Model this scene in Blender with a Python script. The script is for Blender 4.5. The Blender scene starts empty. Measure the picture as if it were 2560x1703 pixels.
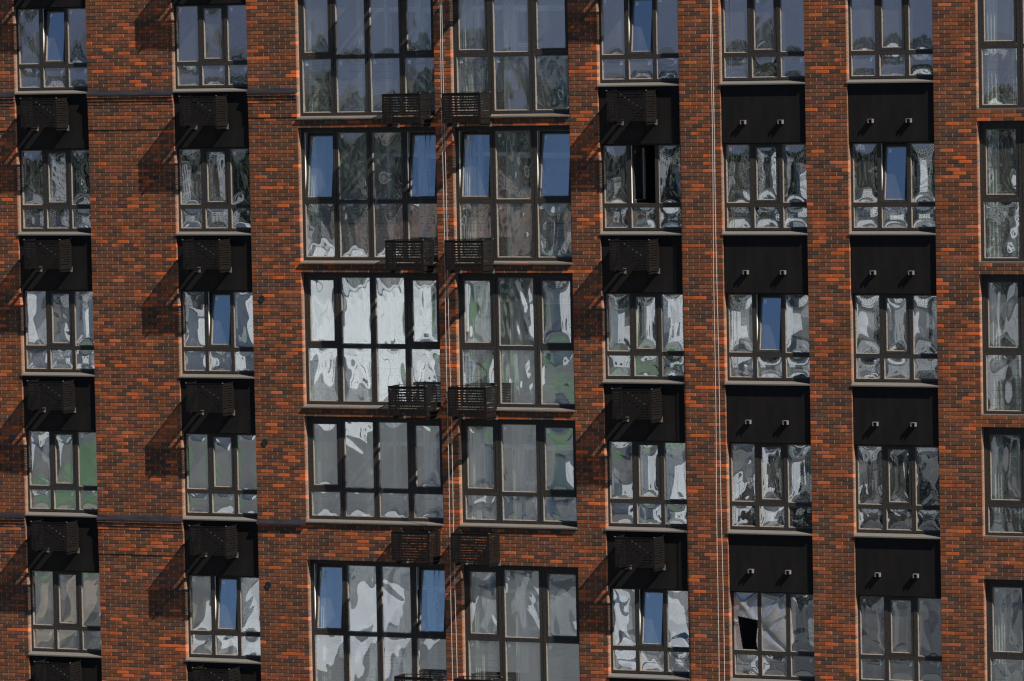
import bpy, math, random
import numpy as np
from mathutils import Vector, Matrix

S = bpy.context.scene
col = S.collection
Z0 = 36.0                      # height of the reference floor line above the ground

# ------------------------------------------------------------------ camera
YAW, PITCH, ROLL = math.radians(25.993), math.radians(-3.389), math.radians(-1.134)
FPX, CX, CY, CZ = 13720.9, 59.06, -100.83, 2.65
F = Vector((-math.sin(YAW)*math.cos(PITCH), math.cos(YAW)*math.cos(PITCH), math.sin(PITCH)))
R = Vector((math.cos(YAW), math.sin(YAW), 0)); U = R.cross(F)
R2 = R*math.cos(ROLL) + U*math.sin(ROLL); U2 = -R*math.sin(ROLL) + U*math.cos(ROLL)
cam = bpy.data.cameras.new('camera'); camo = bpy.data.objects.new('camera', cam); col.objects.link(camo)
M = Matrix((R2, U2, -F)).transposed().to_4x4(); M.translation = Vector((CX, CY, CZ+Z0))
camo.matrix_world = M
cam.sensor_width = 36; cam.lens = 36*FPX/2560; cam.clip_start = 1; cam.clip_end = 20000
S.camera = camo

# ------------------------------------------------------------------ world and sun
SUNV = Vector((1.276, -0.43, 1.41)).normalized()
EL = math.asin(SUNV.z)
w = bpy.data.worlds.new('World'); S.world = w; w.use_nodes = True
nt = w.node_tree; nt.nodes.clear()
out = nt.nodes.new('ShaderNodeOutputWorld'); bg = nt.nodes.new('ShaderNodeBackground')
sky = nt.nodes.new('ShaderNodeTexSky'); sky.sky_type = 'NISHITA'; sky.sun_disc = False
sky.sun_elevation = EL; sky.sun_rotation = math.atan2(SUNV.x, SUNV.y)
sky.air_density = 0.55; sky.dust_density = 0.0; sky.ozone_density = 3.0; sky.altitude = 100
bg.inputs[1].default_value = 0.052
nt.links.new(sky.outputs[0], bg.inputs[0]); nt.links.new(bg.outputs[0], out.inputs[0])
sl = bpy.data.lights.new('sun', 'SUN'); sl.energy = 5.0; sl.angle = math.radians(0.53); sl.color = (1, .94, .85)
so = bpy.data.objects.new('sun', sl); col.objects.link(so)
so.rotation_euler = SUNV.to_track_quat('Z', 'Y').to_euler(); so.location = (60, -60, 120)
S.view_settings.view_transform = 'Standard'; S.view_settings.look = 'None'
S.view_settings.exposure = 0.92; S.view_settings.gamma = 1
S.cycles.max_bounces = 8; S.cycles.transparent_max_bounces = 24; S.cycles.glossy_bounces = 5
S.cycles.use_denoising = True; S.cycles.denoiser = 'OPENIMAGEDENOISE'; S.cycles.denoising_input_passes = 'RGB_ALBEDO_NORMAL'; S.cycles.denoising_prefilter = 'ACCURATE'; S.cycles.filter_width = 1.25; S.cycles.use_adaptive_sampling = False
S.cycles.sample_clamp_indirect = 4

rnd = random.Random(7)

# ------------------------------------------------------------------ materials
def newmat(name):
    m = bpy.data.materials.new(name); m.use_nodes = True; m.node_tree.nodes.clear()
    return m, m.node_tree
def N(t, kind, **kw):
    n = t.nodes.new(kind)
    for k, v in kw.items():
        if k.startswith('i_'):
            key = k[2:].replace('_', ' ')
            n.inputs[int(key) if key.isdigit() else key].default_value = v
        else: setattr(n, k, v)
    return n
def lk(t, a, ao, b, bi): t.links.new(a.outputs[ao], b.inputs[bi])
def ramp(t, src, so_, p0, c0, p1, c1):
    r = N(t, 'ShaderNodeValToRGB'); e = r.color_ramp.elements
    e[0].position = p0; e[0].color = (*c0, 1); e[1].position = p1; e[1].color = (*c1, 1)
    lk(t, src, so_, r, 0); return r
def simple(name, c0, c1, rough, scale=8, stretch=(1, 1, 1), metallic=0, spec=.5, bump=0, detail=5, lo=.35, hi=.65, coord='Object'):
    m, t = newmat(name)
    o = N(t, 'ShaderNodeOutputMaterial'); p = N(t, 'ShaderNodeBsdfPrincipled')
    tc = N(t, 'ShaderNodeNewGeometry') if coord == 'World' else N(t, 'ShaderNodeTexCoord')
    mp = N(t, 'ShaderNodeMapping'); mp.inputs['Scale'].default_value = stretch
    nz = N(t, 'ShaderNodeTexNoise'); nz.inputs['Scale'].default_value = scale; nz.inputs['Detail'].default_value = detail
    lk(t, tc, 'Position' if coord == 'World' else coord, mp, 0); lk(t, mp, 0, nz, 'Vector')
    r = ramp(t, nz, 0, lo, c0, hi, c1)
    lk(t, r, 0, p, 'Base Color'); p.inputs['Roughness'].default_value = rough; p.inputs['Metallic'].default_value = metallic
    p.inputs['Specular IOR Level'].default_value = spec
    if bump:
        b = N(t, 'ShaderNodeBump'); b.inputs['Strength'].default_value = bump; b.inputs['Distance'].default_value = .01
        lk(t, nz, 0, b, 'Height'); lk(t, b, 0, p, 'Normal')
    lk(t, p, 0, o, 0)
    return m
MT = {}
def brick_material():
    m, t = newmat('clinker_brick')
    o = N(t, 'ShaderNodeOutputMaterial'); p = N(t, 'ShaderNodeBsdfPrincipled')
    a = N(t, 'ShaderNodeAttribute', attribute_name='brick_colour')
    g = N(t, 'ShaderNodeNewGeometry')
    n1 = N(t, 'ShaderNodeTexNoise'); n1.inputs['Scale'].default_value = 26; n1.inputs['Detail'].default_value = 6
    n2 = N(t, 'ShaderNodeTexNoise'); n2.inputs['Scale'].default_value = 1.1; n2.inputs['Detail'].default_value = 4
    lk(t, g, 'Position', n1, 'Vector'); lk(t, g, 'Position', n2, 'Vector')
    r1 = ramp(t, n1, 0, .25, (.74, .74, .75), .75, (1.2, 1.19, 1.18)); mx = N(t, 'ShaderNodeMix', data_type='RGBA', blend_type='MULTIPLY')
    mx.inputs[0].default_value = 1; lk(t, a, 'Color', mx, 6); lk(t, r1, 0, mx, 7)
    # faint lime bloom in patches
    r2 = ramp(t, n2, 0, .56, (0, 0, 0), .78, (.16, .16, .16)); mx2 = N(t, 'ShaderNodeMix', data_type='RGBA')
    lk(t, r2, 0, mx2, 0); lk(t, mx, 2, mx2, 6); mx2.inputs[7].default_value = (.17, .13, .11, 1)
    lk(t, mx2, 2, p, 'Base Color'); p.inputs['Roughness'].default_value = .7; p.inputs['Specular IOR Level'].default_value = .15
    b = N(t, 'ShaderNodeBump'); b.inputs['Strength'].default_value = .35; b.inputs['Distance'].default_value = .004
    lk(t, n1, 0, b, 'Height'); lk(t, b, 0, p, 'Normal'); lk(t, p, 0, o, 0)
    return m
MT['brick'] = brick_material()
MT['mortar'] = simple('mortar', (.070, .055, .046), (.11, .088, .074), .95, 30)  # darkened to paint in the shade of the recessed bed joints
MT['lime'] = simple('lime_mortar', (.17, .13, .10), (.24, .19, .15), .95, 25)
MT['panel'] = simple('dark_sheet_panel', (.0060, .0053, .0052), (.0130, .0112, .0100), .6, 3, (2.0, 2.0, .7), spec=.12, lo=.2, hi=.85)
MT['frame'] = simple('dark_bronze_frame', (.017, .015, .013), (.032, .028, .0235), .6, 22, (1, 1, 1), spec=.3)
MT['bead'] = simple('dusty_glazing_bead', (.10, .085, .07), (.16, .135, .11), .7, 18, spec=.3)
MT['white'] = simple('white_plastic_frame', (.70, .70, .68), (.80, .80, .78), .35, 6)
MT['sill'] = simple('dusty_metal_sill', (.065, .060, .053), (.125, .113, .098), .75, 60, spec=.3, lo=.3, hi=.7)
MT['flash'] = simple('dark_flashing', (.012, .011, .014), (.024, .022, .024), .38, 4, (.6, 3, 3), spec=.5)
MT['basket'] = simple('black_basket_paint', (.006, .005, .0045), (.011, .009, .008), .55, 20, spec=.15)
MT['galv'] = simple('galvanised_steel', (.11, .105, .097), (.18, .172, .155), .6, 40, metallic=.2)
MT['rope'] = simple('pale_rope', (.34, .32, .29), (.44, .41, .37), .9, 60)
MT['sticker'] = simple('paper_sticker', (.74, .80, .80), (.84, .88, .88), .6, 30)
MT['concrete'] = simple('interior_concrete', (.46, .46, .45), (.60, .60, .58), .9, 2.2)
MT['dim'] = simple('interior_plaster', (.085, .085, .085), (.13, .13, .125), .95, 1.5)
MT['pale'] = simple('interior_pale_wall', (.62, .63, .55), (.74, .75, .67), .9, 3)
MT['cable'] = simple('black_cable', (.01, .01, .01), (.02, .02, .02), .6, 10)
MT['bar'] = simple('railing_steel', (.02, .02, .02), (.035, .035, .035), .5, 10)
def tape_material():
    m, t = newmat('printed_film_profile')
    o = N(t, 'ShaderNodeOutputMaterial'); p = N(t, 'ShaderNodeBsdfPrincipled'); g = N(t, 'ShaderNodeTexCoord')
    mp = N(t, 'ShaderNodeMapping'); lk(t, g, 'UV', mp, 0)
    b = N(t, 'ShaderNodeTexBrick'); b.inputs['Scale'].default_value = 1; b.inputs['Brick Width'].default_value = .13; b.inputs['Row Height'].default_value = .030
    b.inputs['Mortar Size'].default_value = .011; b.inputs['Color1'].default_value = (.25, .26, .27, 1); b.inputs['Color2'].default_value = (.32, .33, .34, 1); b.inputs['Mortar'].default_value = (.84, .85, .86, 1)
    lk(t, mp, 0, b, 'Vector'); lk(t, b, 0, p, 'Base Color'); p.inputs['Roughness'].default_value = .5; lk(t, p, 0, o, 0)
    return m
MT['tape'] = tape_material()
def glass_material(name, dust, refl, tint):
    m, t = newmat(name)
    o = N(t, 'ShaderNodeOutputMaterial')
    tr = N(t, 'ShaderNodeBsdfTransparent'); tr.inputs[0].default_value = (*tint, 1)
    gl = N(t, 'ShaderNodeBsdfGlossy'); gl.inputs['Roughness'].default_value = 0.0; gl.inputs[0].default_value = (.82, .91, 1, 1)
    lw = N(t, 'ShaderNodeLayerWeight'); lw.inputs[0].default_value = .5
    pw = N(t, 'ShaderNodeMath', operation='POWER'); pw.inputs[1].default_value = 5; lk(t, lw, 'Facing', pw, 0)
    ma = N(t, 'ShaderNodeMath', operation='MULTIPLY_ADD'); ma.inputs[1].default_value = 1-refl; ma.inputs[2].default_value = refl; lk(t, pw, 0, ma, 0)
    mx = N(t, 'ShaderNodeMixShader'); lk(t, ma, 0, mx, 0); lk(t, tr, 0, mx, 1); lk(t, gl, 0, mx, 2)
    if dust:
        df = N(t, 'ShaderNodeBsdfDiffuse'); df.inputs[0].default_value = (.62, .59, .54, 1)
        g = N(t, 'ShaderNodeNewGeometry'); mp = N(t, 'ShaderNodeMapping'); mp.inputs['Scale'].default_value = (6, 6, 1.4); lk(t, g, 'Position', mp, 0)
        nz = N(t, 'ShaderNodeTexNoise'); nz.inputs['Scale'].default_value = 1; nz.inputs['Detail'].default_value = 6; lk(t, mp, 0, nz, 'Vector')
        mr = N(t, 'ShaderNodeMapRange'); mr.inputs[1].default_value = .3; mr.inputs[2].default_value = .75; mr.inputs[3].default_value = dust*.6; mr.inputs[4].default_value = dust*1.5
        lk(t, nz, 0, mr, 0)
        m2 = N(t, 'ShaderNodeMixShader'); lk(t, mr, 0, m2, 0); lk(t, mx, 0, m2, 1); lk(t, df, 0, m2, 2); mx = m2
    lk(t, mx, 0, o, 0)
    return m
MT['glass'] = glass_material('dusty_outer_glass', .045, .285, (.93, .95, .94))
MT['glass_in'] = glass_material('inner_glass', 0, .20, (.93, .95, .94))
def film_material():
    m, t = newmat('milky_plastic_film')
    o = N(t, 'ShaderNodeOutputMaterial'); tr = N(t, 'ShaderNodeBsdfTransparent'); tr.inputs[0].default_value = (.8, .8, .82, 1)
    df = N(t, 'ShaderNodeBsdfDiffuse'); df.inputs[0].default_value = (.55, .55, .56, 1)
    tl = N(t, 'ShaderNodeBsdfTranslucent'); tl.inputs[0].default_value = (.5, .5, .5, 1)
    gl = N(t, 'ShaderNodeBsdfGlossy'); gl.inputs['Roughness'].default_value = .16; gl.inputs[0].default_value = (.9, .9, .9, 1)
    g = N(t, 'ShaderNodeNewGeometry'); nz = N(t, 'ShaderNodeTexNoise'); nz.inputs['Scale'].default_value = 5; nz.inputs['Detail'].default_value = 3; nz.inputs['Distortion'].default_value = .8
    lk(t, g, 'Position', nz, 'Vector'); b = N(t, 'ShaderNodeBump'); b.inputs['Strength'].default_value = .25; b.inputs['Distance'].default_value = .03; lk(t, nz, 0, b, 'Height')
    for s in (df, tl, gl): lk(t, b, 0, s, 'Normal')
    a = N(t, 'ShaderNodeMixShader'); a.inputs[0].default_value = .45; lk(t, df, 0, a, 1); lk(t, tl, 0, a, 2)
    c = N(t, 'ShaderNodeMixShader'); c.inputs[0].default_value = .60; lk(t, tr, 0, c, 1); lk(t, a, 0, c, 2)
    d = N(t, 'ShaderNodeMixShader'); d.inputs[0].default_value = .22; lk(t, c, 0, d, 1); lk(t, gl, 0, d, 2)
    lk(t, d, 0, o, 0); return m
MT['film'] = film_material()

# ------------------------------------------------------------------ mesh helpers
class MB:
    def __init__(s): s.v = []; s.f = []; s.m = []
    def quad(s, a, b, c, d, mi=0):
        n = len(s.v); s.v += [a, b, c, d]; s.f.append((n, n+1, n+2, n+3)); s.m.append(mi)
    def box(s, x0, x1, y0, y1, z0, z1, mi=0, skip=''):
        n = len(s.v)
        s.v += [(x0, y0, z0), (x1, y0, z0), (x1, y1, z0), (x0, y1, z0), (x0, y0, z1), (x1, y0, z1), (x1, y1, z1), (x0, y1, z1)]
        for k, q in (('b', (0, 3, 2, 1)), ('t', (4, 5, 6, 7)), ('f', (0, 1, 5, 4)), ('r', (1, 2, 6, 5)), ('k', (2, 3, 7, 6)), ('l', (3, 0, 4, 7))):
            if k not in skip: s.f.append(tuple(n+i for i in q)); s.m.append(mi)
    def bar(s, a, b, r, n=6, mi=0):
        a = Vector(a); b = Vector(b); d = (b-a).normalized(); x = d.orthogonal().normalized(); y = d.cross(x); o = len(s.v)
        for p in (a, b):
            for i in range(n):
                an = 2*math.pi*i/n; s.v.append(tuple(p + x*r*math.cos(an) + y*r*math.sin(an)))
        for i in range(n): j = (i+1) % n; s.f.append((o+i, o+j, o+n+j, o+n+i)); s.m.append(mi)
        s.f.append(tuple(o+i for i in reversed(range(n)))); s.m.append(mi); s.f.append(tuple(o+n+i for i in range(n))); s.m.append(mi)
    def tube(s, pts, r, n=6, mi=0):
        o = len(s.v); P = [Vector(p) for p in pts]
        for k, p in enumerate(P):
            d = (P[min(k+1, len(P)-1)] - P[max(k-1, 0)]).normalized(); x = d.cross(Vector((0, 1, 0.01))).normalized(); y = d.cross(x)
            for i in range(n): an = 2*math.pi*i/n; s.v.append(tuple(p + x*r*math.cos(an) + y*r*math.sin(an)))
        for k in range(len(P)-1):
            for i in range(n): j = (i+1) % n; s.f.append((o+k*n+i, o+k*n+j, o+(k+1)*n+j, o+(k+1)*n+i)); s.m.append(mi)
    def bead(s, x0, x1, z0, z1, w_, y0, y1, mi=0):
        """sloped glazing bead running round a rectangle, from the frame face y0 back to the glass y1"""
        o = [(x0, y0, z0), (x1, y0, z0), (x1, y0, z1), (x0, y0, z1)]
        i = [(x0+w_, y1, z0+w_), (x1-w_, y1, z0+w_), (x1-w_, y1, z1-w_), (x0+w_, y1, z1-w_)]
        for k in range(4): j = (k+1) % 4; s.quad(o[k], o[j], i[j], i[k], mi)
    def mesh(s, name, mats, smooth=False):
        me = bpy.data.meshes.new(name); me.from_pydata(s.v, [], s.f)
        for m in mats: me.materials.append(m)
        if len(mats) > 1: me.polygons.foreach_set('material_index', s.m)
        if smooth: me.polygons.foreach_set('use_smooth', [True]*len(me.polygons))
        me.update(); return me
def link(name, me, parent=None, loc=(0, 0, 0), rot=None, **props):
    o = bpy.data.objects.new(name, me); col.objects.link(o); o.parent = parent; o.location = loc
    if rot: o.rotation_euler = rot
    for k, v in props.items(): o[k] = v
    return o
def empty(name, loc=(0, 0, 0), parent=None, **props): return link(name, None, parent, loc, **props)
def put(name, mb, mats, parent, loc=(0, 0, 0), smooth=False, rot=None, **props):
    if not isinstance(mats, (list, tuple)): mats = [mats]
    return link(name, mb.mesh(name, mats, smooth), parent, loc, rot, **props)

# ------------------------------------------------------------------ layout of the facade (metres, z from the reference line)
FP = 3.008
B = lambda j: 3.02 - FP*j
WCOL = {1: (-1.80, 0.0), 2: (2.07, 3.869), 3: (11.934, 13.739), 4: (14.639, 16.488), 5: (17.388, 19.228)}
CCOL = {1: (5.029, 8.241), 2: (8.621, 11.294), 3: (20.128, 22.80)}
XMIN, XMAX, ZMIN, ZMAX = -3.88, 23.70, -12.15, 4.6
def c_top(k): return B(k) + .385
def c_bottom(k): return B(k) - (1.80 if k == 3 else 2.40)
COURSE = FP/40
ZC = c_top(0)                  # a bed joint lies on the head of every large window

bld = empty('apartment_building', (0, 0, 0), label='tall brown and orange brick apartment block with dark window columns', category='building')

# brick colours: bright orange, brown, umber, near black
PAL = [((.39, .090, .025), .075), ((.225, .065, .024), .13), ((.148, .053, .023), .31), ((.106, .046, .024), .30), ((.070, .039, .026), .185)]
def bcol():
    r = rnd.random(); c = PAL[-1][0]
    for cc, w_ in PAL:
        if r < w_: c = cc; break
        r -= w_
    k = rnd.uniform(.85, 1.15); h = rnd.uniform(-.08, .08); return (c[0]*k*(1+h), c[1]*k, c[2]*k*(1-h))
def bcol2():
    a = bcol()
    if rnd.random() < .22: return a, bcol()
    k = rnd.uniform(.9, 1.1); return a, tuple(x*k for x in a)

bricks = []                    # (x0,x1,y0,depth,z0,z1)
joints = MB()                  # upright joints, struck nearly flush with pale lime mortar
BELT = [(B(1)+.385, B(1)+1.135), (B(4)+.385, B(4)+1.135)]
def solid_runs(z):
    cuts = [WCOL[i] for i in WCOL] + [CCOL[i] for i in CCOL for k in range(5) if c_bottom(k) < z < c_top(k)]
    cuts.sort(); x = XMIN; res = []
    for a, b in cuts:
        if a > x + .01: res.append((x, a))
        x = max(x, b)
    if XMAX > x: res.append((x, XMAX))
    return res
JT = .012
zedges = sorted([c_top(k) for k in range(5)] + [c_bottom(k) for k in range(5)])
nc0 = math.floor((ZMIN-ZC)/COURSE); nc1 = math.ceil((ZMAX-ZC)/COURSE)
for ci in range(nc0, nc1):
    z0 = ZC + ci*COURSE; z1 = z0 + COURSE
    cut = [z0] + [e for e in zedges if z0+.012 < e < z1-.012] + [z1]
    for za, zb in zip(cut, cut[1:]):
        for xa, xb in solid_runs((za+zb)/2):
            x = xa; first = True
            while x < xb - .02:
                L = (.125 if (ci % 2 == 0) else .25) if first else .25
                first = False
                e = min(x+L, xb)
                if xb - e < .06: e = xb
                yy = 0.0
                if xb < 5.1:    # the projecting belt on the piers of the left part
                    for bz0, bz1 in BELT:
                        if bz0-.01 < (za+zb)/2 < bz1:
                            yy = -.012
                            top = bz1 - (za+zb)/2
                            if top < .075: yy = -.048
                            elif top < .15: yy = -.030
                            elif top < .225: yy = -.018
                end = (x <= xa+.001) or (e >= xb-.001) or abs(za-min(zedges, key=lambda q: abs(q-za))) < .02
                bricks.append((x, e, yy, .135 if end else .03, za+JT*.5, zb-JT*.5))
                if e < xb-.02: joints.box(e-.002, e+JT+.002, yy+.0022, yy+.02, za+.004+Z0, zb-.004+Z0, skip='bk')
                x = e + JT
# belts end with a flashing on top (bricks there stop short of it)
# ---- which bricks are objects of their own: the 300 nearest the camera that are inside the picture
def in_frame(x, z):
    d = Vector((x, 0, z)) - Vector((CX, CY, CZ)); dep = d.dot(F)
    u = 1280 + FPX*d.dot(R2)/dep; v = 851.5 - FPX*d.dot(U2)/dep
    return 20 < u < 2540 and 15 < v < 1690
cand = [i for i, b in enumerate(bricks) if b[1]-b[0] > .24 and b[3] < .1 and b[2] == 0 and b[5]-b[4] > .06 and in_frame(b[1], b[4]) and in_frame(b[0], b[5])]
cand.sort(key=lambda i: (Vector((bricks[i][0], 0, bricks[i][4])) - Vector((CX, CY, CZ))).length)
single = set(cand[:300])
def brick_geo(b, ox=0, oz=0):
    x0, x1, y, d, z0, z1 = b; c = .0035
    V = [(x0-ox, y+c, z0-oz), (x1-ox, y+c, z0-oz), (x1-ox, y+c, z1-oz), (x0-ox, y+c, z1-oz),
         (x0+c-ox, y, z0+c-oz), (x1-c-ox, y, z0+c-oz), (x1-c-ox, y, z1-c-oz), (x0+c-ox, y, z1-c-oz),
         (x0-ox, y+d, z0-oz), (x1-ox, y+d, z0-oz), (x1-ox, y+d, z1-oz), (x0-ox, y+d, z1-oz)]
    Fc = [(4, 5, 6, 7), (0, 1, 5, 4), (1, 2, 6, 5), (2, 3, 7, 6), (3, 0, 4, 7), (8, 9, 1, 0), (9, 10, 2, 1), (10, 11, 3, 2), (11, 8, 0, 3)]
    side = (0, 1, 1, 0, 0, 1, 1, 0, 0, 1, 1, 0)
    return V, Fc, side
def set_cols(me, cols):
    a = me.color_attributes.new('brick_colour', 'FLOAT_COLOR', 'POINT')
    a.data.foreach_set('color', np.array(cols, dtype=np.float32).ravel())
piers = []
xs = sorted(list(WCOL.values()) + list(CCOL.values())); x = XMIN
for a, b in xs:
    if a - x > .05: piers.append((x, a))
    x = b
piers.append((x, XMAX))
V, Fa, C = [], [], []
for i, b in enumerate(bricks):
    if i in single: continue
    jy = rnd.uniform(-.0012, .0012)
    bb = (b[0], b[1], b[2]+jy, b[3], b[4]+rnd.uniform(-.0008, .0008), b[5])
    v, f, s_ = brick_geo(bb); o = len(V); V += [(x, y, z+Z0) for x, y, z in v]; Fa += [tuple(o+k for k in q) for q in f]
    ca, cb = bcol2(); cl = [(*(cb if q else ca), 1) for q in s_]
    if b[3] > .1 and any(abs(b[1]-p[1]) < .003 for p in piers):      # returns at the window reveals, paler towards the back
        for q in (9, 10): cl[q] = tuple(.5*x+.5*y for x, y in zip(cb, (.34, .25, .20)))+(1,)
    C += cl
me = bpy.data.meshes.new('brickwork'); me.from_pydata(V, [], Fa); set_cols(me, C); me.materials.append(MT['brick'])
# mortar backing, one wall per pier
def wall_part(name, x0, x1, z0, z1):
    mb = MB(); mb.box(x0+.004, x1-.022, .013, .14, z0+.002+Z0, z1-.002+Z0); mb.box(x1-.0215, x1-.003, .016, .14, z0+.002+Z0, z1-.002+Z0, 1); return put(name, mb, [MT['mortar'], MT['lime']], bld)
pier_obj = {}
for a, b in piers: pier_obj[(a, b)] = wall_part('brick_pier', a, b, ZMIN, ZMAX)
for i in CCOL:
    a, b = CCOL[i]
    for k in range(5):
        lo = c_top(k+1) if k < 4 else ZMIN
        wall_part('brick_spandrel', a-.003, b+.003, lo, c_bottom(k))
    wall_part('brick_spandrel', a-.003, b+.003, c_top(0), ZMAX)
put('upright_joints', joints, MT['lime'], bld, kind='stuff')
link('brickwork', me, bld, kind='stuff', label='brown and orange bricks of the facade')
variants = []
for i in range(26):
    v, f, s_ = brick_geo((0, .25, 0, .03, 0, COURSE-JT)); m_ = bpy.data.meshes.new('brick'); m_.from_pydata(v, [], f)
    ca, cb = bcol2(); set_cols(m_, [(*(cb if q else ca), 1) for q in s_]); m_.materials.append(MT['brick']); variants.append(m_)
for i in sorted(single):
    b = bricks[i]; par = next((pier_obj[p] for p in pier_obj if p[0]-.01 <= b[0] <= p[1]), list(pier_obj.values())[-1])
    link('brick', rnd.choice(variants), par, (b[0], b[2]+rnd.uniform(-.0012, .0012), b[4]+Z0))
# belt flashing
for bz0, bz1 in BELT:
    for a, b in piers:
        if b < 5.1:
            mb = MB(); zt = bz1+.085+Z0; zb = bz1-.012+Z0; x0, x1 = a-.004, b+.004
            P = [(.002, zt), (-.055, zb+.012), (-.055, zb-.012), (.002, zb-.012)]
            for k in range(4):
                (ya, za), (yb, zb_) = P[k], P[(k+1) % 4]; mb.quad((x0, ya, za), (x1, ya, za), (x1, yb, zb_), (x0, yb, zb_))
            mb.v += [(x0, *p) for p in P] + [(x1, *p) for p in P]; n = len(mb.v); mb.f += [(n-8, n-7, n-6, n-5), (n-1, n-2, n-3, n-4)]; mb.m += [0, 0]
            put('ledge_flashing', mb, MT['flash'], bld)

# ------------------------------------------------------------------ glass panes with the bulge of sealed units
pane_cache = {}
def sheet(w_, h_, amp, seed, wav, y):
    r = np.random.RandomState(seed)
    nx = max(10, int(w_/.022)); nz = max(10, int(h_/.022))
    u = np.linspace(-1, 1, nx+1); v = np.linspace(-1, 1, nz+1); Ug, Vg = np.meshgrid(u, v)
    px = 2 if w_ <= h_ else 2*w_/h_; pz = 2 if h_ <= w_ else min(8, 2*h_/w_)
    H = amp*(1-np.abs(Ug)**px)*(1-np.abs(Vg)**pz)
    X = (Ug+1)*w_/2; Z = (Vg+1)*h_/2
    H = H + (r.uniform(-1, 1)*.0025)*Ug*w_ + (r.uniform(-1, 1)*.0025)*Vg*h_
    for q in range(7):
        lam = r.uniform(.16, .7); an = r.normal(0, .40); a = wav*lam*r.uniform(.3, 1)/6.28
        H = H + a*np.sin(6.283/lam*(X*math.cos(an)+Z*math.sin(an)) + r.uniform(0, 6.28))*(1-Ug**6)*(1-Vg**6)
    vs = np.stack([X, y-H, Z], -1).reshape(-1, 3)
    i = np.arange(nx*nz); a = (i//nx)*(nx+1)+i % nx
    fs = np.stack([a, a+1, a+nx+2, a+nx+1], -1)
    return vs, fs
def pane_mesh(w_, h_, var, kind):
    key = (round(w_, 3), round(h_, 3), var, kind)
    if key in pane_cache: return pane_cache[key]
    r = random.Random(round(w_*1000)*7919 + round(h_*1000)*104729 + var*31 + {'sash': 1, 'large': 2, 'low': 3, 'mid': 4, 'tall': 5}[kind])
    m_ = min(w_, h_)
    if kind == 'sash': a0, wv = r.uniform(.15, .35), .0012
    elif kind == 'large': a0, wv = r.uniform(.15, .85)*r.choice((1, 1, -1)), r.choice((.0012, .0022, .0034))
    else: a0, wv = r.uniform(.35, 1.3)*r.choice((1, 1, 1, -1)), r.choice((.0008, .0014, .0022))
    amp = a0*.0085*m_/2*1.15
    v1, f1 = sheet(w_, h_, amp, r.randint(0, 9999), wv, 0.0)
    v2, f2 = sheet(w_, h_, -amp*r.uniform(.5, .9), r.randint(0, 9999), wv, .020)
    me = bpy.data.meshes.new('pane'); n1 = len(v1)
    me.from_pydata(np.concatenate([v1, v2]).tolist(), [], np.concatenate([f1, f2+n1]).tolist())
    me.materials.append(MT['glass']); me.materials.append(MT['glass_in'])
    me.polygons.foreach_set('material_index', [0]*len(f1) + [1]*len(f2)); me.polygons.foreach_set('use_smooth', [True]*(len(f1)+len(f2)))
    pane_cache[key] = me; return me
sticker_mesh = {}
def sticker(parent, x, z, y, wd=.075, hh=.075):
    key = rnd.randint(0, 5)
    if key not in sticker_mesh:
        mb = MB(); j = lambda: rnd.uniform(-.006, .006)
        mb.quad((j(), 0, j()), (.07+j(), 0, j()), (.07+j(), 0, .075+j()), (j(), 0, .075+j()))
        if key % 3 == 1: mb.v[1] = (.045, 0, .018)
        sticker_mesh[key] = mb.mesh('sticker', [MT['sticker']])
    link('sticker', sticker_mesh[key], parent, (x, y+.009, z))

YF, YG = .140, .166            # frame face, glass plane (window local y = world y)
def pane(win, x0, x1, z0, z1, kind, y=YG, stick='l'):
    w_, h_ = x1-x0+.012, z1-z0+.012
    var = rnd.randint(0, 5)
    link('pane', pane_mesh(round(w_, 2), round(h_, 2), var, kind), win, (x0-.006, y, z0-.006))
    if stick: sticker(win, x0+.035 if stick == 'l' else x1-.105, z1-.115, y)
def sash(win, x0, x1, z0, z1, mode, kind='sash', stick=True):
    """opening light: ring with bead and glass; mode closed, tilt or open"""
    W_, H_ = x1-x0, z1-z0; r = .052
    rot = None; loc = (x0, YF+.006, z0)
    if mode == 'tilt': rot = (-math.radians(7.2), 0, 0)
    if mode == 'open': rot = (0, 0, math.radians(84)); loc = (x0+.03, YF+.06, z0)
    root = empty('sash', loc, win, **({'label': 'sash tilted inwards at the top, mirroring blue sky'} if mode == 'tilt' else {'label': 'sash swung wide open into the dark room'} if mode == 'open' else {}))
    if rot: root.rotation_euler = rot
    mb = MB()
    for x_0, x_1, z_0, z_1 in ((0, r, 0, H_), (W_-r, W_, 0, H_), (r, W_-r, 0, r), (r, W_-r, H_-r, H_)):
        mb.box(x_0, x_1, 0, .030, z_0, z_1, 0); mb.box(x_0+.002, x_1-.002, .0305, .068, z_0+.002, z_1-.002, 2)
    mb.bead(r, W_-r, r, H_-r, .016, .002, .026, 1)
    put('sash_frame', mb, [MT['frame'], MT['bead'], MT['white']], root)
    g0 = r+.012
    link('pane', pane_mesh(round(W_-2*g0, 2), round(H_-2*g0, 2), rnd.randint(0, 4), 'sash' if mode != 'closed' else kind), root, (g0, .027, g0))
    if stick: 
        key = rnd.randint(0, 5)
        if key in sticker_mesh: link('sticker', sticker_mesh[key], root, (g0+.03, .036, H_-g0-.11))
def member(mb, x0, x1, z0, z1):
    mb.box(x0, x1, YF, YF+.034, z0, z1, 0); mb.box(x0+.001, x1-.001, YF+.0345, YF+.075, z0+.001, z1-.001, 1)
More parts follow.
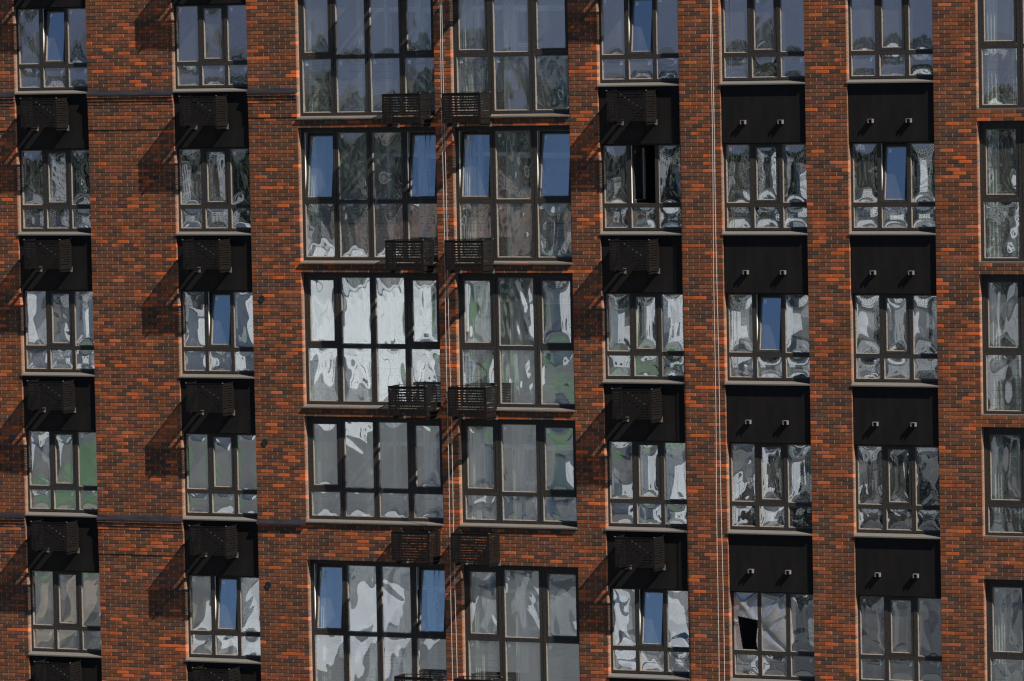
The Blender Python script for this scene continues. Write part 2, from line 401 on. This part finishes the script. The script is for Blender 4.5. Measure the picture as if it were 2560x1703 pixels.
def sill(win, x0, x1, zb, zf, yb, yf, th=.026):
    mb = MB(); e = .006
    mb.quad((x0-e, yf, zf), (x1+e, yf, zf), (x1, yb, zb), (x0, yb, zb))
    mb.quad((x0-e, yf, zf-th), (x1+e, yf, zf-th), (x1+e, yf, zf), (x0-e, yf, zf))
    mb.quad((x0-e, yf, zf-th), (x0, yb, zb-th), (x1, yb, zb-th), (x1+e, yf, zf-th))
    mb.quad((x0-e, yf, zf-th), (x0-e, yf, zf), (x0, yb, zb), (x0, yb, zb-th)); mb.quad((x1+e, yf, zf), (x1+e, yf, zf-th), (x1, yb, zb-th), (x1, yb, zb))
    put('sill', mb, MT['sill'], win)
FRM = [MT['frame'], MT['white']]

# ---- the narrow windows
WMODE = {(1, 0): 'tilt', (2, 2): 'tilt', (2, 4): 'tilt', (3, 0): 'tilt', (3, 1): 'open', (3, 4): 'tilt', (4, 2): 'tilt', (5, 1): 'tilt'}
film_win = None
for c in WCOL:
    xa, xb = WCOL[c]; W_ = xb-xa
    m1 = (.562, .645) if c < 4 else (.567, .650); m2 = (1.185, 1.268) if c < 4 else (1.195, 1.28)
    for k in range(5):
        b = B(k)+Z0
        win = empty('window', (xa, 0, b), bld)
        mode = WMODE.get((c, k), 'closed'); film = (c, k) == (4, 4)
        if film: win['label'] = 'window patched with torn milky plastic film'
        fr = .050
        zt, zt0, zt1, zb = .03, -1.205, -1.280, -1.76      # head, transom, bottom
        mb = MB()
        member(mb, 0, fr, zb, zt); member(mb, W_-fr, W_, zb, zt); member(mb, fr, W_-fr, zb, zb+.055); member(mb, fr, W_-fr, -.035, zt)
        put('frame', mb, FRM, win)
        for m_ in (m1, m2):
            mb = MB(); member(mb, m_[0], m_[1], zb+.055, -.035); put('mullion', mb, FRM, win)
        segs = [(fr, m1[0]), (m1[1], m2[0]), (m2[1], W_-fr)]
        for q, (s0, s1) in enumerate(segs):
            mb = MB(); member(mb, s0, s1, zt1, zt0); put('transom', mb, FRM, win)
            mb = MB(); mb.bead(s0, s1, zb+.055, zt1, .017, YF, YG); 
            if q != 1 or film: mb.bead(s0, s1, zt0, -.035, .017, YF, YG)
            put('glazing_bead', mb, MT['bead'], win)
            pane(win, s0+.017, s1-.017, zb+.072, zt1-.017, 'low', stick='r')
            if film and q < 2: continue
            if q == 1: sash(win, s0+.004, s1-.004, zt0+.004, -.039, mode, 'mid')
            else: pane(win, s0+.017, s1-.017, zt0+.017, -.052, 'tall', stick='l')
        sill(win, 0, W_, -1.768, -1.822, .165, -.022)
        if film: film_win = (win, segs, zt0)

# ---- the large windows
CMODE = {(1, 1): (0, 3), (1, 4): (0, 3), (2, 1): (0, 2)}
CP = {1: [(.070, .744), (.869, 1.543), (1.668, 2.342), (2.467, 3.142)], 2: [(.070, .784), (.919, 1.714), (1.849, 2.603)], 3: [(.070, .812), (.945, 1.727), (1.86, 2.602)]}
SASHES = {1: (0, 3), 2: (0, 2), 3: (0, 2)}
for c in CCOL:
    xa, xb = CCOL[c]; W_ = xb-xa
    for k in range(5):
        b = B(k)+Z0; win = empty('window', (xa, 0, b), bld); short = k == 3
        zt, zt0, zt1 = .385, -1.115, -1.190; zb = -1.765 if short else -2.37
        ps = CP[c]; mb = MB()
        member(mb, .003, ps[0][0], zb, zt-.004); member(mb, ps[-1][1], W_-.003, zb, zt-.004)
        member(mb, ps[0][0], ps[-1][1], zb, zb+.062); member(mb, ps[0][0], ps[-1][1], .285, zt-.004)
        put('frame', mb, FRM, win)
        for p, q in zip(ps, ps[1:]):
            mid = (p[1]+q[0])/2; mb = MB(); member(mb, p[1], mid-.005, zb+.062, .285); member(mb, mid+.005, q[0], zb+.062, .285)
            mb.box(mid-.005, mid+.005, YF+.015, YF+.06, zb+.062, .285); put('mullion', mb, FRM, win)
        for q, (s0, s1) in enumerate(ps):
            mb = MB(); member(mb, s0, s1, zt1, zt0); put('transom', mb, FRM, win)
            mb = MB(); mb.bead(s0, s1, zb+.062, zt1, .018, YF, YG)
            if q not in SASHES[c]: mb.bead(s0, s1, zt0, .285, .018, YF, YG)
            put('glazing_bead', mb, MT['bead'], win)
            pane(win, s0+.018, s1-.018, zb+.080, zt1-.018, 'large', stick='r' if short else 'l')
            if q in SASHES[c]: sash(win, s0+.004, s1-.004, zt0+.004, .281, 'tilt' if q in CMODE.get((c, k), ()) else 'closed', 'large')
            else: pane(win, s0+.018, s1-.018, zt0+.018, .267, 'large', stick='l')
        # safety bars behind the lower lights
        mb = MB(); z = zb+.16
        skip = {2: (1,)}.get(c, ())
        while z < zt1-.03:
            for q, (s0, s1) in enumerate(ps):
                if q not in skip: mb.bar((s0-.04, .262, z), (s1+.04, .262, z), .0055, 5)
            z += .148
        put('railing', mb, MT['bar'], win)
        if c < 3: sill(win, 0.002, W_-.002, zb-.004, zb-.048, .165, -.042)
        else:
            mb = MB(); mb.box(-.004, W_+.004, .002, .165, c_bottom(k)-B(k)+.0005, zb-.001); put('sill', mb, MT['mortar'], win)

# ---- dark panels under the narrow windows
bracket = MB(); bw, bh, bl, t_ = .100, .080, .085, .008
bracket.box(-bw/2, bw/2, -bl, 0, bh-t_, bh); bracket.box(-bw/2, -bw/2+.016, -bl, 0, 0, bh-t_-.001); bracket.box(bw/2-.016, bw/2, -bl, 0, 0, bh-t_-.001)
bracket_me = bracket.mesh('bracket', [MT['galv']])
for c in WCOL:
    xa, xb = WCOL[c]
    for j in range(6):
        b = B(j)+Z0; mb = MB(); W_ = xb-xa
        mb.box(.012, W_-.012, .050, .135, 0, 1.165); mb.box(.012, W_-.012, .044, .0495, 0, .022)
        par = put('metal_panel', mb, MT['panel'], bld, (xa, 0, b))
        mb = MB(); mb.box(0, W_, .136, .20, -.02, 1.19); put('backing', mb, MT['panel'], par)
        if c >= 4:
            for dx in (.495, 1.308): link('bracket', bracket_me, par, (dx, .050, .375))

# ---- round vent grilles
for vx in (4.10, -2.07):
    for j in (2, 3, 4):
        mb = MB(); n = 20; r0 = .070
        for i in range(n):
            a0, a1 = 2*math.pi*i/n, 2*math.pi*(i+1)/n; P = lambda a, r, y: (r*math.cos(a), y, r*math.sin(a))
            mb.quad(P(a0, r0, -.016), P(a0, r0-.016, -.016), P(a1, r0-.016, -.016), P(a1, r0, -.016)); mb.quad(P(a0, r0, -.016), P(a1, r0, -.016), P(a1, r0, .002), P(a0, r0, .002)); mb.quad(P(a0, r0-.016, -.016), P(a0, r0-.016, -.002), P(a1, r0-.016, -.002), P(a1, r0-.016, -.016))
        g = put('vent_grille', mb, MT['flash'], bld, (vx, 0, B(j)-.165+Z0))
        mb = MB()
        for i in range(5):
            z = -.044+i*.022; hw = math.sqrt(max(0, .054**2-z*z))
            mb.quad((-hw, -.004, z-.009), (hw, -.004, z-.009), (hw, -.015, z+.007), (-hw, -.015, z+.007))
        put('louvre', mb, MT['bead'], g)
        mb = MB(); mb.v = [(.056*math.cos(6.283*i/n), -.0022, .056*math.sin(6.283*i/n)) for i in range(n)]; mb.f = [tuple(range(n))]; mb.m = [0]; put('vent_back', mb, MT['cable'], g)

# ------------------------------------------------------------------ rooms behind the glass
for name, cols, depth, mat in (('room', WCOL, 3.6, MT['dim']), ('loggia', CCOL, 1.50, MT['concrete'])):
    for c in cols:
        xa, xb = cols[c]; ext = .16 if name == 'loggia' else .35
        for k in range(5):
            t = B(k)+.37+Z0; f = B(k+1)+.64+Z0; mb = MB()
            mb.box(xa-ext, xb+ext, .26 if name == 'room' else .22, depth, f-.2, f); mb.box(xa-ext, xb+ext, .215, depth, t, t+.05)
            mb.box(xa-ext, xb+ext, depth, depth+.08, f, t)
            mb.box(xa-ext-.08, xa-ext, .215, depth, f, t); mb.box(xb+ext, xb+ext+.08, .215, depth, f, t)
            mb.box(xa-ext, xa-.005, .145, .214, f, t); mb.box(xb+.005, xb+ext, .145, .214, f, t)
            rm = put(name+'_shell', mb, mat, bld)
            if name == 'loggia':
                # inner door and window frames still wrapped in printed film
                d = .64; mb = MB()
                def strip(x0, x1, z0, z1, vert):
                    mb.box(x0, x1, d, d+.045, z0, z1)
                o = {1: 2.097, 2: .617, 3: .9}[c]; o2 = o+.38
                uv = []
                L = [(o2, o2+.14, -1.9, .35, 1), (o2+.14, xb-xa, -.29, -.17, 0), (o2-1.0, o2, -.25, -.16, 0), (o2+.14, o2+.22, -1.9, -.29, 1), (o2+.22, o2+.80, -1.02, -.93, 0), (o2-.72, o2-.64, -1.9, .35, 1)]
                for x0, x1, z0, z1, vt in L:
                    x0 = max(x0, 0.0); mb.box(xa+x0, xa+x1, d-.02*vt, d+.03, B(k)+z0+Z0, B(k)+z1+Z0)
                    uv += [vt]*6
                me_ = mb.mesh('inner_frame', [MT['tape']]); ul = me_.uv_layers.new(name='UVMap')
                for p, vt in zip(me_.polygons, uv):
                    for li in p.loop_indices:
                        co = me_.vertices[me_.loops[li].vertex_index].co; ul.data[li].uv = (co.z, co.x) if vt else (co.x, co.z)
                link('inner_frame', me_, rm)
                mb = MB()
                mb.box(xa+o-.60, xa+o-.03, depth-.012, depth-.002, f+.02, B(k)-.27+Z0); mb.box(xa+o+.24, xa+o+.78, depth-.012, depth-.002, B(k)-.9+Z0, B(k)-.31+Z0)
                put('inner_pane', mb, MT['cable'], rm)
                def drape(x0, x1, y, zlo, zhi, seed):
                    r = random.Random(seed); nx = 26; nz = 8; mb = MB(); ph = [r.uniform(0, 6) for _ in range(3)]
                    for iz in range(nz+1):
                        v = iz/nz; pinch = 1-.35*math.sin(math.pi*min(1, v*1.3))*r.uniform(.6, 1)*.5
                        for ix in range(nx+1):
                            u = ix/nx; xx = x0+(x1-x0)*(.5+(u-.5)*(1.15-.3*v)*pinch); mb.v.append((xx, y+.028*math.sin(u*22+ph[0]+v*1.2)+.012*math.sin(u*41+ph[1]), zlo+(zhi-zlo)*v))
                    for iz in range(nz):
                        for ix in range(nx): a = iz*(nx+1)+ix; mb.f.append((a, a+1, a+nx+2, a+nx+1)); mb.m.append(0)
                    put('drape', mb, MT['pale'], rm, smooth=True)
                if c == 3:
                    drape(xa+.10, xa+.36, .31, f+.02, t-.02, k*7+1); drape(xa+.62, xa+.76, .33, f+.02, t-.02, k*7+2); drape(xa+1.1, xa+1.5, .31, f+.02, t-.02, k*7+3)
                else:
                    drape(xa+.12, xa+.12+.10+.05*(k % 3), .33, f+.02, t-.25, k*5+c); drape(xa+(1.25 if c == 1 else 1.05), xa+(1.42 if c == 1 else 1.16), .36, f+.02, t-.02, k*5+c+40)
                mb = MB(); mb.box(xa-ext+.001, xa-ext+.006, .24, depth-.01, f+.002, t-.002); mb.box(xa+.02, xa+.20, .60, .66, f+.002, t-.3); put('pale_wall', mb, MT['pale'], rm)
                if c == 1 and k in (0, 1, 4):
                    mb = MB()
                    for q, dx in enumerate((0, .11)):
                        pts = [(xb-.42+dx + .10*((i/14)**2)*(1 if q == 0 else .3) + .02*math.sin(i*.8+q), .33, B(k)+.36-i*.115+Z0) for i in range(15)]; mb.tube(pts, .007, 5)
                    put('hanging_cable', mb, MT['cable'], rm)
# plain mass of the building round the modelled storeys
mb = MB(); mb.box(XMIN, XMAX, 3.75, 16, 0, Z0+ZMAX); mb.box(XMIN, XMAX, .15, 3.749, 0, Z0+ZMIN-.1); mb.box(XMIN, XMIN+.1, .142, 3.749, Z0+ZMIN-.1, Z0+ZMAX); mb.box(XMAX-.1, XMAX, .142, 3.749, Z0+ZMIN-.1, Z0+ZMAX); mb.box(XMIN, XMAX, .15, 16, Z0+ZMAX+.001, Z0+ZMAX+.3)
put('building_core', mb, MT['mortar'], bld)

# ---- torn plastic film in one window
win, segs, zt0 = film_win
def film(name, s0, s1, z0, z1, seed, hole):
    nx, nz = 46, 100; r = np.random.RandomState(seed)
    u = np.linspace(0, 1, nx+1); v = np.linspace(0, 1, nz+1); Ug, Vg = np.meshgrid(u, v)
    H = np.zeros_like(Ug)
    for q in range(5):
        cx, cz = (r.choice([0, 1]), r.choice([0, 1, r.uniform(.5, 1)])); an = math.atan2(.5-cz, .5-cx)+r.normal(0, .35)
        d = (Ug-cx)*-math.sin(an)*(s1-s0) + (Vg-cz)*math.cos(an)*(z1-z0); l = np.hypot((Ug-cx)*(s1-s0), (Vg-cz)*(z1-z0))
        H += r.uniform(.025, .05)*np.exp(-(d/(.016+.09*l))**2)*np.exp(-l/1.0)*r.choice([1, -.7])
    H += .03*np.sin(math.pi*Ug)*np.sin(math.pi*Vg)
    H *= np.clip(np.minimum(np.minimum(Ug, 1-Ug)/.06, np.minimum(Vg, 1-Vg)/.03), 0, 1)*.8+.2
    vs = np.stack([s0+Ug*(s1-s0), .150-H, z0+Vg*(z1-z0)], -1).reshape(-1, 3).tolist(); fs = []
    for j in range(nz):
        for i in range(nx):
            uu, vv = (i+.5)/nx, (j+.5)/nz
            if hole and (.17+.19*(1-vv/.6)) < uu < .97-.05*math.sin(vv*9) and vv < .60-.07*uu: continue
            a = j*(nx+1)+i; fs.append((a, a+1, a+nx+2, a+nx+1))
    me_ = bpy.data.meshes.new(name); me_.from_pydata(vs, [], fs); me_.materials.append(MT['film']); me_.polygons.foreach_set('use_smooth', [True]*len(fs))
    return link(name, me_, win)
film('plastic_film', segs[0][0]-.01, segs[0][1]+.01, zt0-.002, -.03, 5, True)['label'] = 'torn plastic film with a large dark hole'
film('plastic_film', segs[1][0]-.01, segs[1][1]+.01, zt0-.002, -.03, 8, False)['label'] = 'creased milky plastic film'

# ------------------------------------------------------------------ air conditioner baskets
BW, BH, BD = .88, .60, .47
def slots(mb, L, H, seed, edge=.045, sl=.0185, stretch=1.0, foot=.028):
    """perforated sheet in its own plane: x along L, z up; broken rows of long and short slots"""
    r = random.Random(seed); t = .003; rows = 10; pitch = (H-.022-foot)/rows
    mb.box(0, edge, 0, t, 0, H); mb.box(L-edge*1.3, L, 0, t, 0, H)
    x_a, x_b = edge, L-edge*1.3
    mb.box(x_a, x_b, 0, t, 0, foot); mb.box(x_a, x_b, 0, t, H-.022, H)
    for i in range(rows):
        z = foot+i*pitch; zs = z+sl
        mb.box(x_a, x_b, 0, t, zs, z+pitch)
        x = x_a; k = i % 2
        pat = ([.055, .03, .13, .05, .06] if k else [.12, .05, .03, .15, .07])
        if L > .6: mb.box(x_a+.115, x_a+.150, 0, t, z, zs)
        q = 0
        while x < x_b-.01:
            x += stretch*pat[(q+i) % 5]*r.uniform(.85, 1.15); q += 1
            if x < x_b-.02:
                mb.box(x, x+.016, -.0002, t+.0002, z, zs); x += .016
front = MB(); slots(front, BW, BH, 3); front_me = front.mesh('front_panel', [MT['basket']])
side = MB(); slots(side, BD, BH, 5, .030, .0145, 1.9, .075); side_me = side.mesh('side_panel', [MT['basket']])
rim = MB()
for a, b_ in (((0, 0, BH), (BW, 0, BH)), ((0, BD, BH), (BW, BD, BH)), ((0, 0, BH), (0, BD, BH)), ((BW, 0, BH), (BW, BD, BH))): rim.bar(a, b_, .009, 4)
for a in ((0, BD), (BW, BD)): rim.bar((a[0], a[1], 0), (a[0], a[1], BH), .010, 4)
rim_me = rim.mesh('rim', [MT['basket']])
brace = MB(); brace.bar((.02, BD-.02, BH-.02), (BW-.12, BD-.02, .12), .0045, 4); brace_me = brace.mesh('brace', [MT['galv']])
bolts = MB()
for p in ((0, 0), (BW, 0), (0, BD), (BW, BD)): bolts.box(p[0]-.011, p[0]+.011, p[1]-.011, p[1]+.011, BH+.009, BH+.022)
bolts_me = bolts.mesh('bolts', [MT['galv']])
arm = MB(); arm.box(-.022, .022, -.01, BD+.01, -.028, -.004); arm.box(-.003, .003, .02, BD+.01, -.075, -.028); arm_me = arm.mesh('support_arm', [MT['basket']])
plate = MB(); plate.box(-.035, .035, BD+.002, BD+.012, -.095, .02); plate.box(-.010, .010, BD-.012, BD+.002, -.075, -.055); plate.box(-.010, .010, BD-.012, BD+.002, -.02, 0); plate_me = plate.mesh('wall_plate', [MT['galv']])
NUM = ['above the top row of windows', 'topmost of five in view', 'second from the top', 'third from the top', 'fourth from the top', 'lowest of all']
COLN = {'W1': 'on leftmost panel column', 'W2': 'on second panel column', 'W3': 'on panel column right of the large windows',
        'C1': 'in front of the four-light windows', 'C2': 'in front of the three-light windows'}
POS = {'W1': WCOL[1][0]+.400, 'W2': WCOL[2][0]+.397, 'W3': WCOL[3][0]+.400, 'C1': 7.268, 'C2': 8.640}
for key, bx in POS.items():
    wall = .050 if key[0] == 'W' else -.002
    for j in range(6):
        t = empty('air_conditioner_basket', (bx, wall-BD-.012, B(j)+.472+Z0), label='black basket %s, %s' % (COLN[key], NUM[j]), category='basket', group='air conditioner baskets')
        link('front_panel', front_me, t)
        s1 = link('side_panel', side_me, t, (.003, .001, 0), (0, 0, math.radians(90))); s2 = link('side_panel', side_me, t, (BW, .001, 0), (0, 0, math.radians(90)))
        link('rim', rim_me, t); link('brace', brace_me, t); link('bolts', bolts_me, t)
        for ax in (.11, BW+.05-.0):
            a = link('support_arm', arm_me, t, (ax if ax < .5 else BW-.02, 0, 0)); link('wall_plate', plate_me, a)

# ------------------------------------------------------------------ ropes
def rope(pts, label):
    mb = MB(); mb.tube([(x, y, z+Z0) for x, y, z in pts], .0055, 6); put('rope', mb, MT['rope'], None, smooth=True, label=label, category='rope', group='ropes hanging down the facade')
def rp(x0, x1, ph):
    return [(x0+(x1-x0)*i/30+.006*math.sin(i*.7+ph), -.30, 4.6-16.8*i/30) for i in range(31)]
rope(rp(8.556, 8.524, 0), 'pale rope down the narrow middle pier, nearer the four-light windows')
rope(rp(8.592, 8.634, 1), 'pale rope down the narrow middle pier, nearer the three-light windows')
rope(rp(14.612, 14.520, 2), 'pale rope down the pier right of the third basket column, left strand')
rope(rp(14.620, 14.655, 3), 'pale rope down the pier right of the third basket column, right strand')

# ------------------------------------------------------------------ what the panes mirror: the ground, yards and blocks across the way
MT['asphalt'] = simple('asphalt', (.030, .032, .028), (.055, .056, .050), .9, .02, detail=8, coord='World')
MT['yard'] = simple('pale_concrete', (.50, .50, .51), (.66, .66, .66), .9, .03, detail=8, coord='World')
MT['lawn'] = simple('lawn', (.07, .135, .06), (.11, .19, .09), .9, .05, detail=8, coord='World')
MT['earth'] = simple('bare_earth', (.20, .165, .125), (.30, .25, .19), .95, .03, detail=8, coord='World')
MT['grey'] = simple('worn_concrete', (.09, .09, .088), (.15, .147, .142), .9, .015, detail=8, coord='World')
MT['dark'] = simple('fresh_asphalt', (.035, .035, .04), (.06, .06, .062), .9, .03, detail=6, coord='World')
MT['wwall'] = simple('white_render', (.78, .78, .78), (.86, .86, .85), .8, .3)
MT['gwall'] = simple('grey_render', (.34, .34, .35), (.46, .46, .46), .8, .3)
MT['rwall'] = simple('red_render', (.15, .10, .08), (.22, .145, .115), .8, .3)
MT['bwall'] = simple('dark_cladding', (.05, .05, .055), (.10, .10, .105), .6, .3)
MT['wglass'] = simple('dark_window_band', (.02, .025, .03), (.05, .055, .06), .15, .5)
MT['leaf'] = simple('foliage', (.016, .024, .014), (.034, .046, .027), .8, .3)
MT['yellow'] = simple('yellow_paint', (.55, .30, .03), (.62, .36, .05), .5, 2)
g = MB(); g.quad((-6000, -6000, 0), (6000, -6000, 0), (6000, 3000, 0), (-6000, 3000, 0))
put('ground', g, MT['asphalt'], None, kind='structure')
DV = Vector((-.438, -.899, 0)); DP = Vector((.899, -.438, 0))       # outward mirror direction and its right-hand side
def at(dist, off, z=0): p = Vector((9.5, 0, 0)) + DV*dist + DP*off; return Vector((p.x, p.y, z))
patch_i = [0]
def patch(name, mat, dist, off, dl, wd, ang=0):
    patch_i[0] += 1; z = .02 + patch_i[0]*.02; c_ = at(dist, off, z); a = math.atan2(DV.y, DV.x)+math.radians(ang)
    d = Vector((math.cos(a), math.sin(a), 0)); p = Vector((-d.y, d.x, 0)); mb = MB()
    mb.quad(*[tuple(c_ + d*s*dl/2 + p*q*wd/2) for s, q in ((-1, -1), (1, -1), (1, 1), (-1, 1))]); put(name, mb, mat, None, kind='structure')
for dist, off, dl, wd, ang, m_ in ((420, 0, 560, 420, 0, 'grey'), (240, -13, 70, 11, 7, 'yard'), (225, 9, 60, 7, -5, 'yard'), (215, 40, 90, 16, 0, 'dark'), (330, -36, 90, 12, 0, 'lawn'),
    (400, 10, 130, 13, -2, 'lawn'), (430, -56, 120, 16, 3, 'yard'), (290, -2, 40, 9, 12, 'dark'), (215, -24, 50, 9, 0, 'dark'), (225, 21, 80, 15, 3, 'dark'), (470, 46, 160, 22, -3, 'dark'), (350, 33, 60, 12, 0, 'dark'), (560, -14, 120, 30, 3, 'lawn'), (600, 42, 130, 20, 0, 'yard'), (620, -58, 130, 30, 0, 'dark'), (240, -32, 60, 10, 6, 'earth')):
    patch({'yard': 'paved_yard', 'lawn': 'lawn', 'earth': 'bare_ground', 'grey': 'concrete_apron', 'dark': 'new_asphalt'}[m_], MT[m_], dist, off, dl, wd, ang)
def block(dist, off, L, D, H, rot, mat, label, floors, win=True, name='city_block'):
    c_ = at(dist, off); t = empty(name, tuple(c_), label=label, category='building', group='buildings across the way'); t.rotation_euler = (0, 0, math.radians(rot))
    mb = MB(); mb.box(-L/2, L/2, -D/2, D/2, 0, H); put('wall', mb, mat, t)
    mb = MB(); mb.box(-L/2-.3, L/2+.3, -D/2-.3, D/2+.3, H, H+.5); put('roof', mb, MT['yard'] if floors == 3 else MT['grey'], t)
    fh = H/floors; nw = max(3, int(L/4.2)) if win else 3
    for side_ in (-1, 1):
        mb = MB()
        for fl in range(floors if win else 1):
            for i in range(nw):
                x = -L/2 + (i+.5)*L/nw; z = fl*fh+fh*.3
                mb.box(x-.8, x+.8, side_*D/2-.03, side_*D/2+.03, z, z+(fh*.5 if win else 2.2))
        put('window_row', mb, MT['wglass'], t)
    if not win:
        mb = MB()
        for i in range(5): x = -L/2+(i+.5)*L/5; mb.box(x-.06, x+.06, -D/2-.05, D/2+.05, .2, H-.3)
        put('wall_joint', mb, MT['grey'], t)
    else:
        mb = MB(); nd = max(2, int(D/3.4))
        for fl in range(floors):
            for i in range(nd):
                y = -D/2+(i+.5)*D/nd; z = fl*fh+fh*.3
                for sx in (-1, 1): mb.box(sx*L/2-.03, sx*L/2+.03, y-.7, y+.7, z, z+fh*.5)
        put('gable_window', mb, MT['wglass'], t)
for args in ((430, -20, 28, 14, 13, -80, MT['wwall'], 'tall white hall mirrored in the four-light windows', 3, False), (290, 14, 20, 12, 7, -60, MT['wwall'], 'low white shed mirrored below the green strip', 2, False),
    (440, -42, 16, 12, 9, -75, MT['wwall'], 'small white store left of the tall hall', 2, False), (420, 36, 26, 14, 9, -55, MT['gwall'], 'grey hall right of the green strip', 2, False), (520, 16, 18, 14, 10, -60, MT['wwall'], 'white store beyond the green strip', 2, False),
    (700, -60, 30, 16, 16, -60, MT['gwall'], 'grey block at the far left', 5), (760, -10, 40, 16, 12, -60, MT['rwall'], 'red-brown block before the woods', 4), (780, 62, 34, 16, 14, -65, MT['wwall'], 'pale block at the far right', 4),
    (860, 24, 30, 16, 17, -60, MT['gwall'], 'taller grey block before the woods', 6), (900, -95, 40, 16, 15, -60, MT['wwall'], 'pale slab at the edge of the woods', 5), (950, 100, 40, 18, 16, -60, MT['rwall'], 'red slab at the edge of the woods', 5)):
    block(*args)
# added ridge hiding the bright horizon sky from the panes
MT['hill'] = simple('slate_hills_added', (.058, .075, .125), (.088, .105, .160), .95, .0012, detail=8, coord='World')  # horizon haze painted in as a blue-grey base colour
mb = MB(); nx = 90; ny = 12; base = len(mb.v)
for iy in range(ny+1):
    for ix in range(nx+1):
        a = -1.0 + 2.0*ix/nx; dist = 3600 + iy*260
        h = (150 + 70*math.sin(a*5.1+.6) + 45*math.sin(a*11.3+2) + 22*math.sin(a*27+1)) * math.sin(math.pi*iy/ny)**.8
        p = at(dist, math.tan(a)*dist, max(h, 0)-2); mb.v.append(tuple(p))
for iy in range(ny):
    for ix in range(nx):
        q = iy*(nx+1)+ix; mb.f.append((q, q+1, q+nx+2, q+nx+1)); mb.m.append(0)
put('hills_added', mb, MT['hill'], None, smooth=True, kind='structure')  # added ridge, its haze painted into the material colour
# trees: leaf clumps; single trees near, a belt of woodland far away
def leaves(mb, c_, rx, rz, n, s):
    for i in range(n):
        d = Vector((rnd.gauss(0, 1), rnd.gauss(0, 1), rnd.gauss(0, 1))).normalized()*rnd.uniform(.55, 1.0)**.5
        p = Vector((c_.x+d.x*rx, c_.y+d.y*rx, c_.z+d.z*rz)); a = Vector((rnd.gauss(0, 1), rnd.gauss(0, 1), rnd.gauss(0, 1))).normalized(); b = a.orthogonal().normalized()*s; a = a.cross(b).normalized()*s
        mb.quad(tuple(p-a-b), tuple(p+a-b), tuple(p+a+b), tuple(p-a+b))
for i, (dist, off, h) in enumerate(((222, 18, 12), (238, 25, 13), (230, 33, 12), (300, 38, 12), (335, 45, 13), (300, -47, 12), (480, -2, 13), (500, 60, 14), (640, 8, 15), (660, -30, 15))):
    c_ = at(dist, off); t = empty('tree', tuple(c_), label='green tree across the way, %s' % ['nearest of all','second of the near three','farthest of the near three','left of the grey hall','right of the grey hall','left of the white store','behind the green strip','beyond the grey hall','before the woods, right','before the woods, left'][i], category='tree', group='trees across the way')
    mb = MB(); mb.tube([(0, 0, 0), (.1, 0, h*.3), (0, .1, h*.7)], .22, 6); put('trunk', mb, MT['earth'], t)
    mb = MB()
    for q in range(5): leaves(mb, Vector((rnd.uniform(-1, 1)*h*.14, rnd.uniform(-1, 1)*h*.14, h*rnd.uniform(.45, .8))), h*.2, h*.2, 160, .35)
    put('crown', mb, MT['leaf'], t)
mb = MB()
for i in range(460):
    dist = rnd.uniform(720, 1700); off = rnd.uniform(-.6, .6)*dist; h = rnd.uniform(9, 15)+(dist-720)*.008
    leaves(mb, at(dist, off, h*.55), rnd.uniform(10, 20), h*.5, 60, 2.6)
put('treeline', mb, MT['leaf'], None, kind='stuff', label='dark woodland on the horizon, mirrored in the top panes', category='woodland')
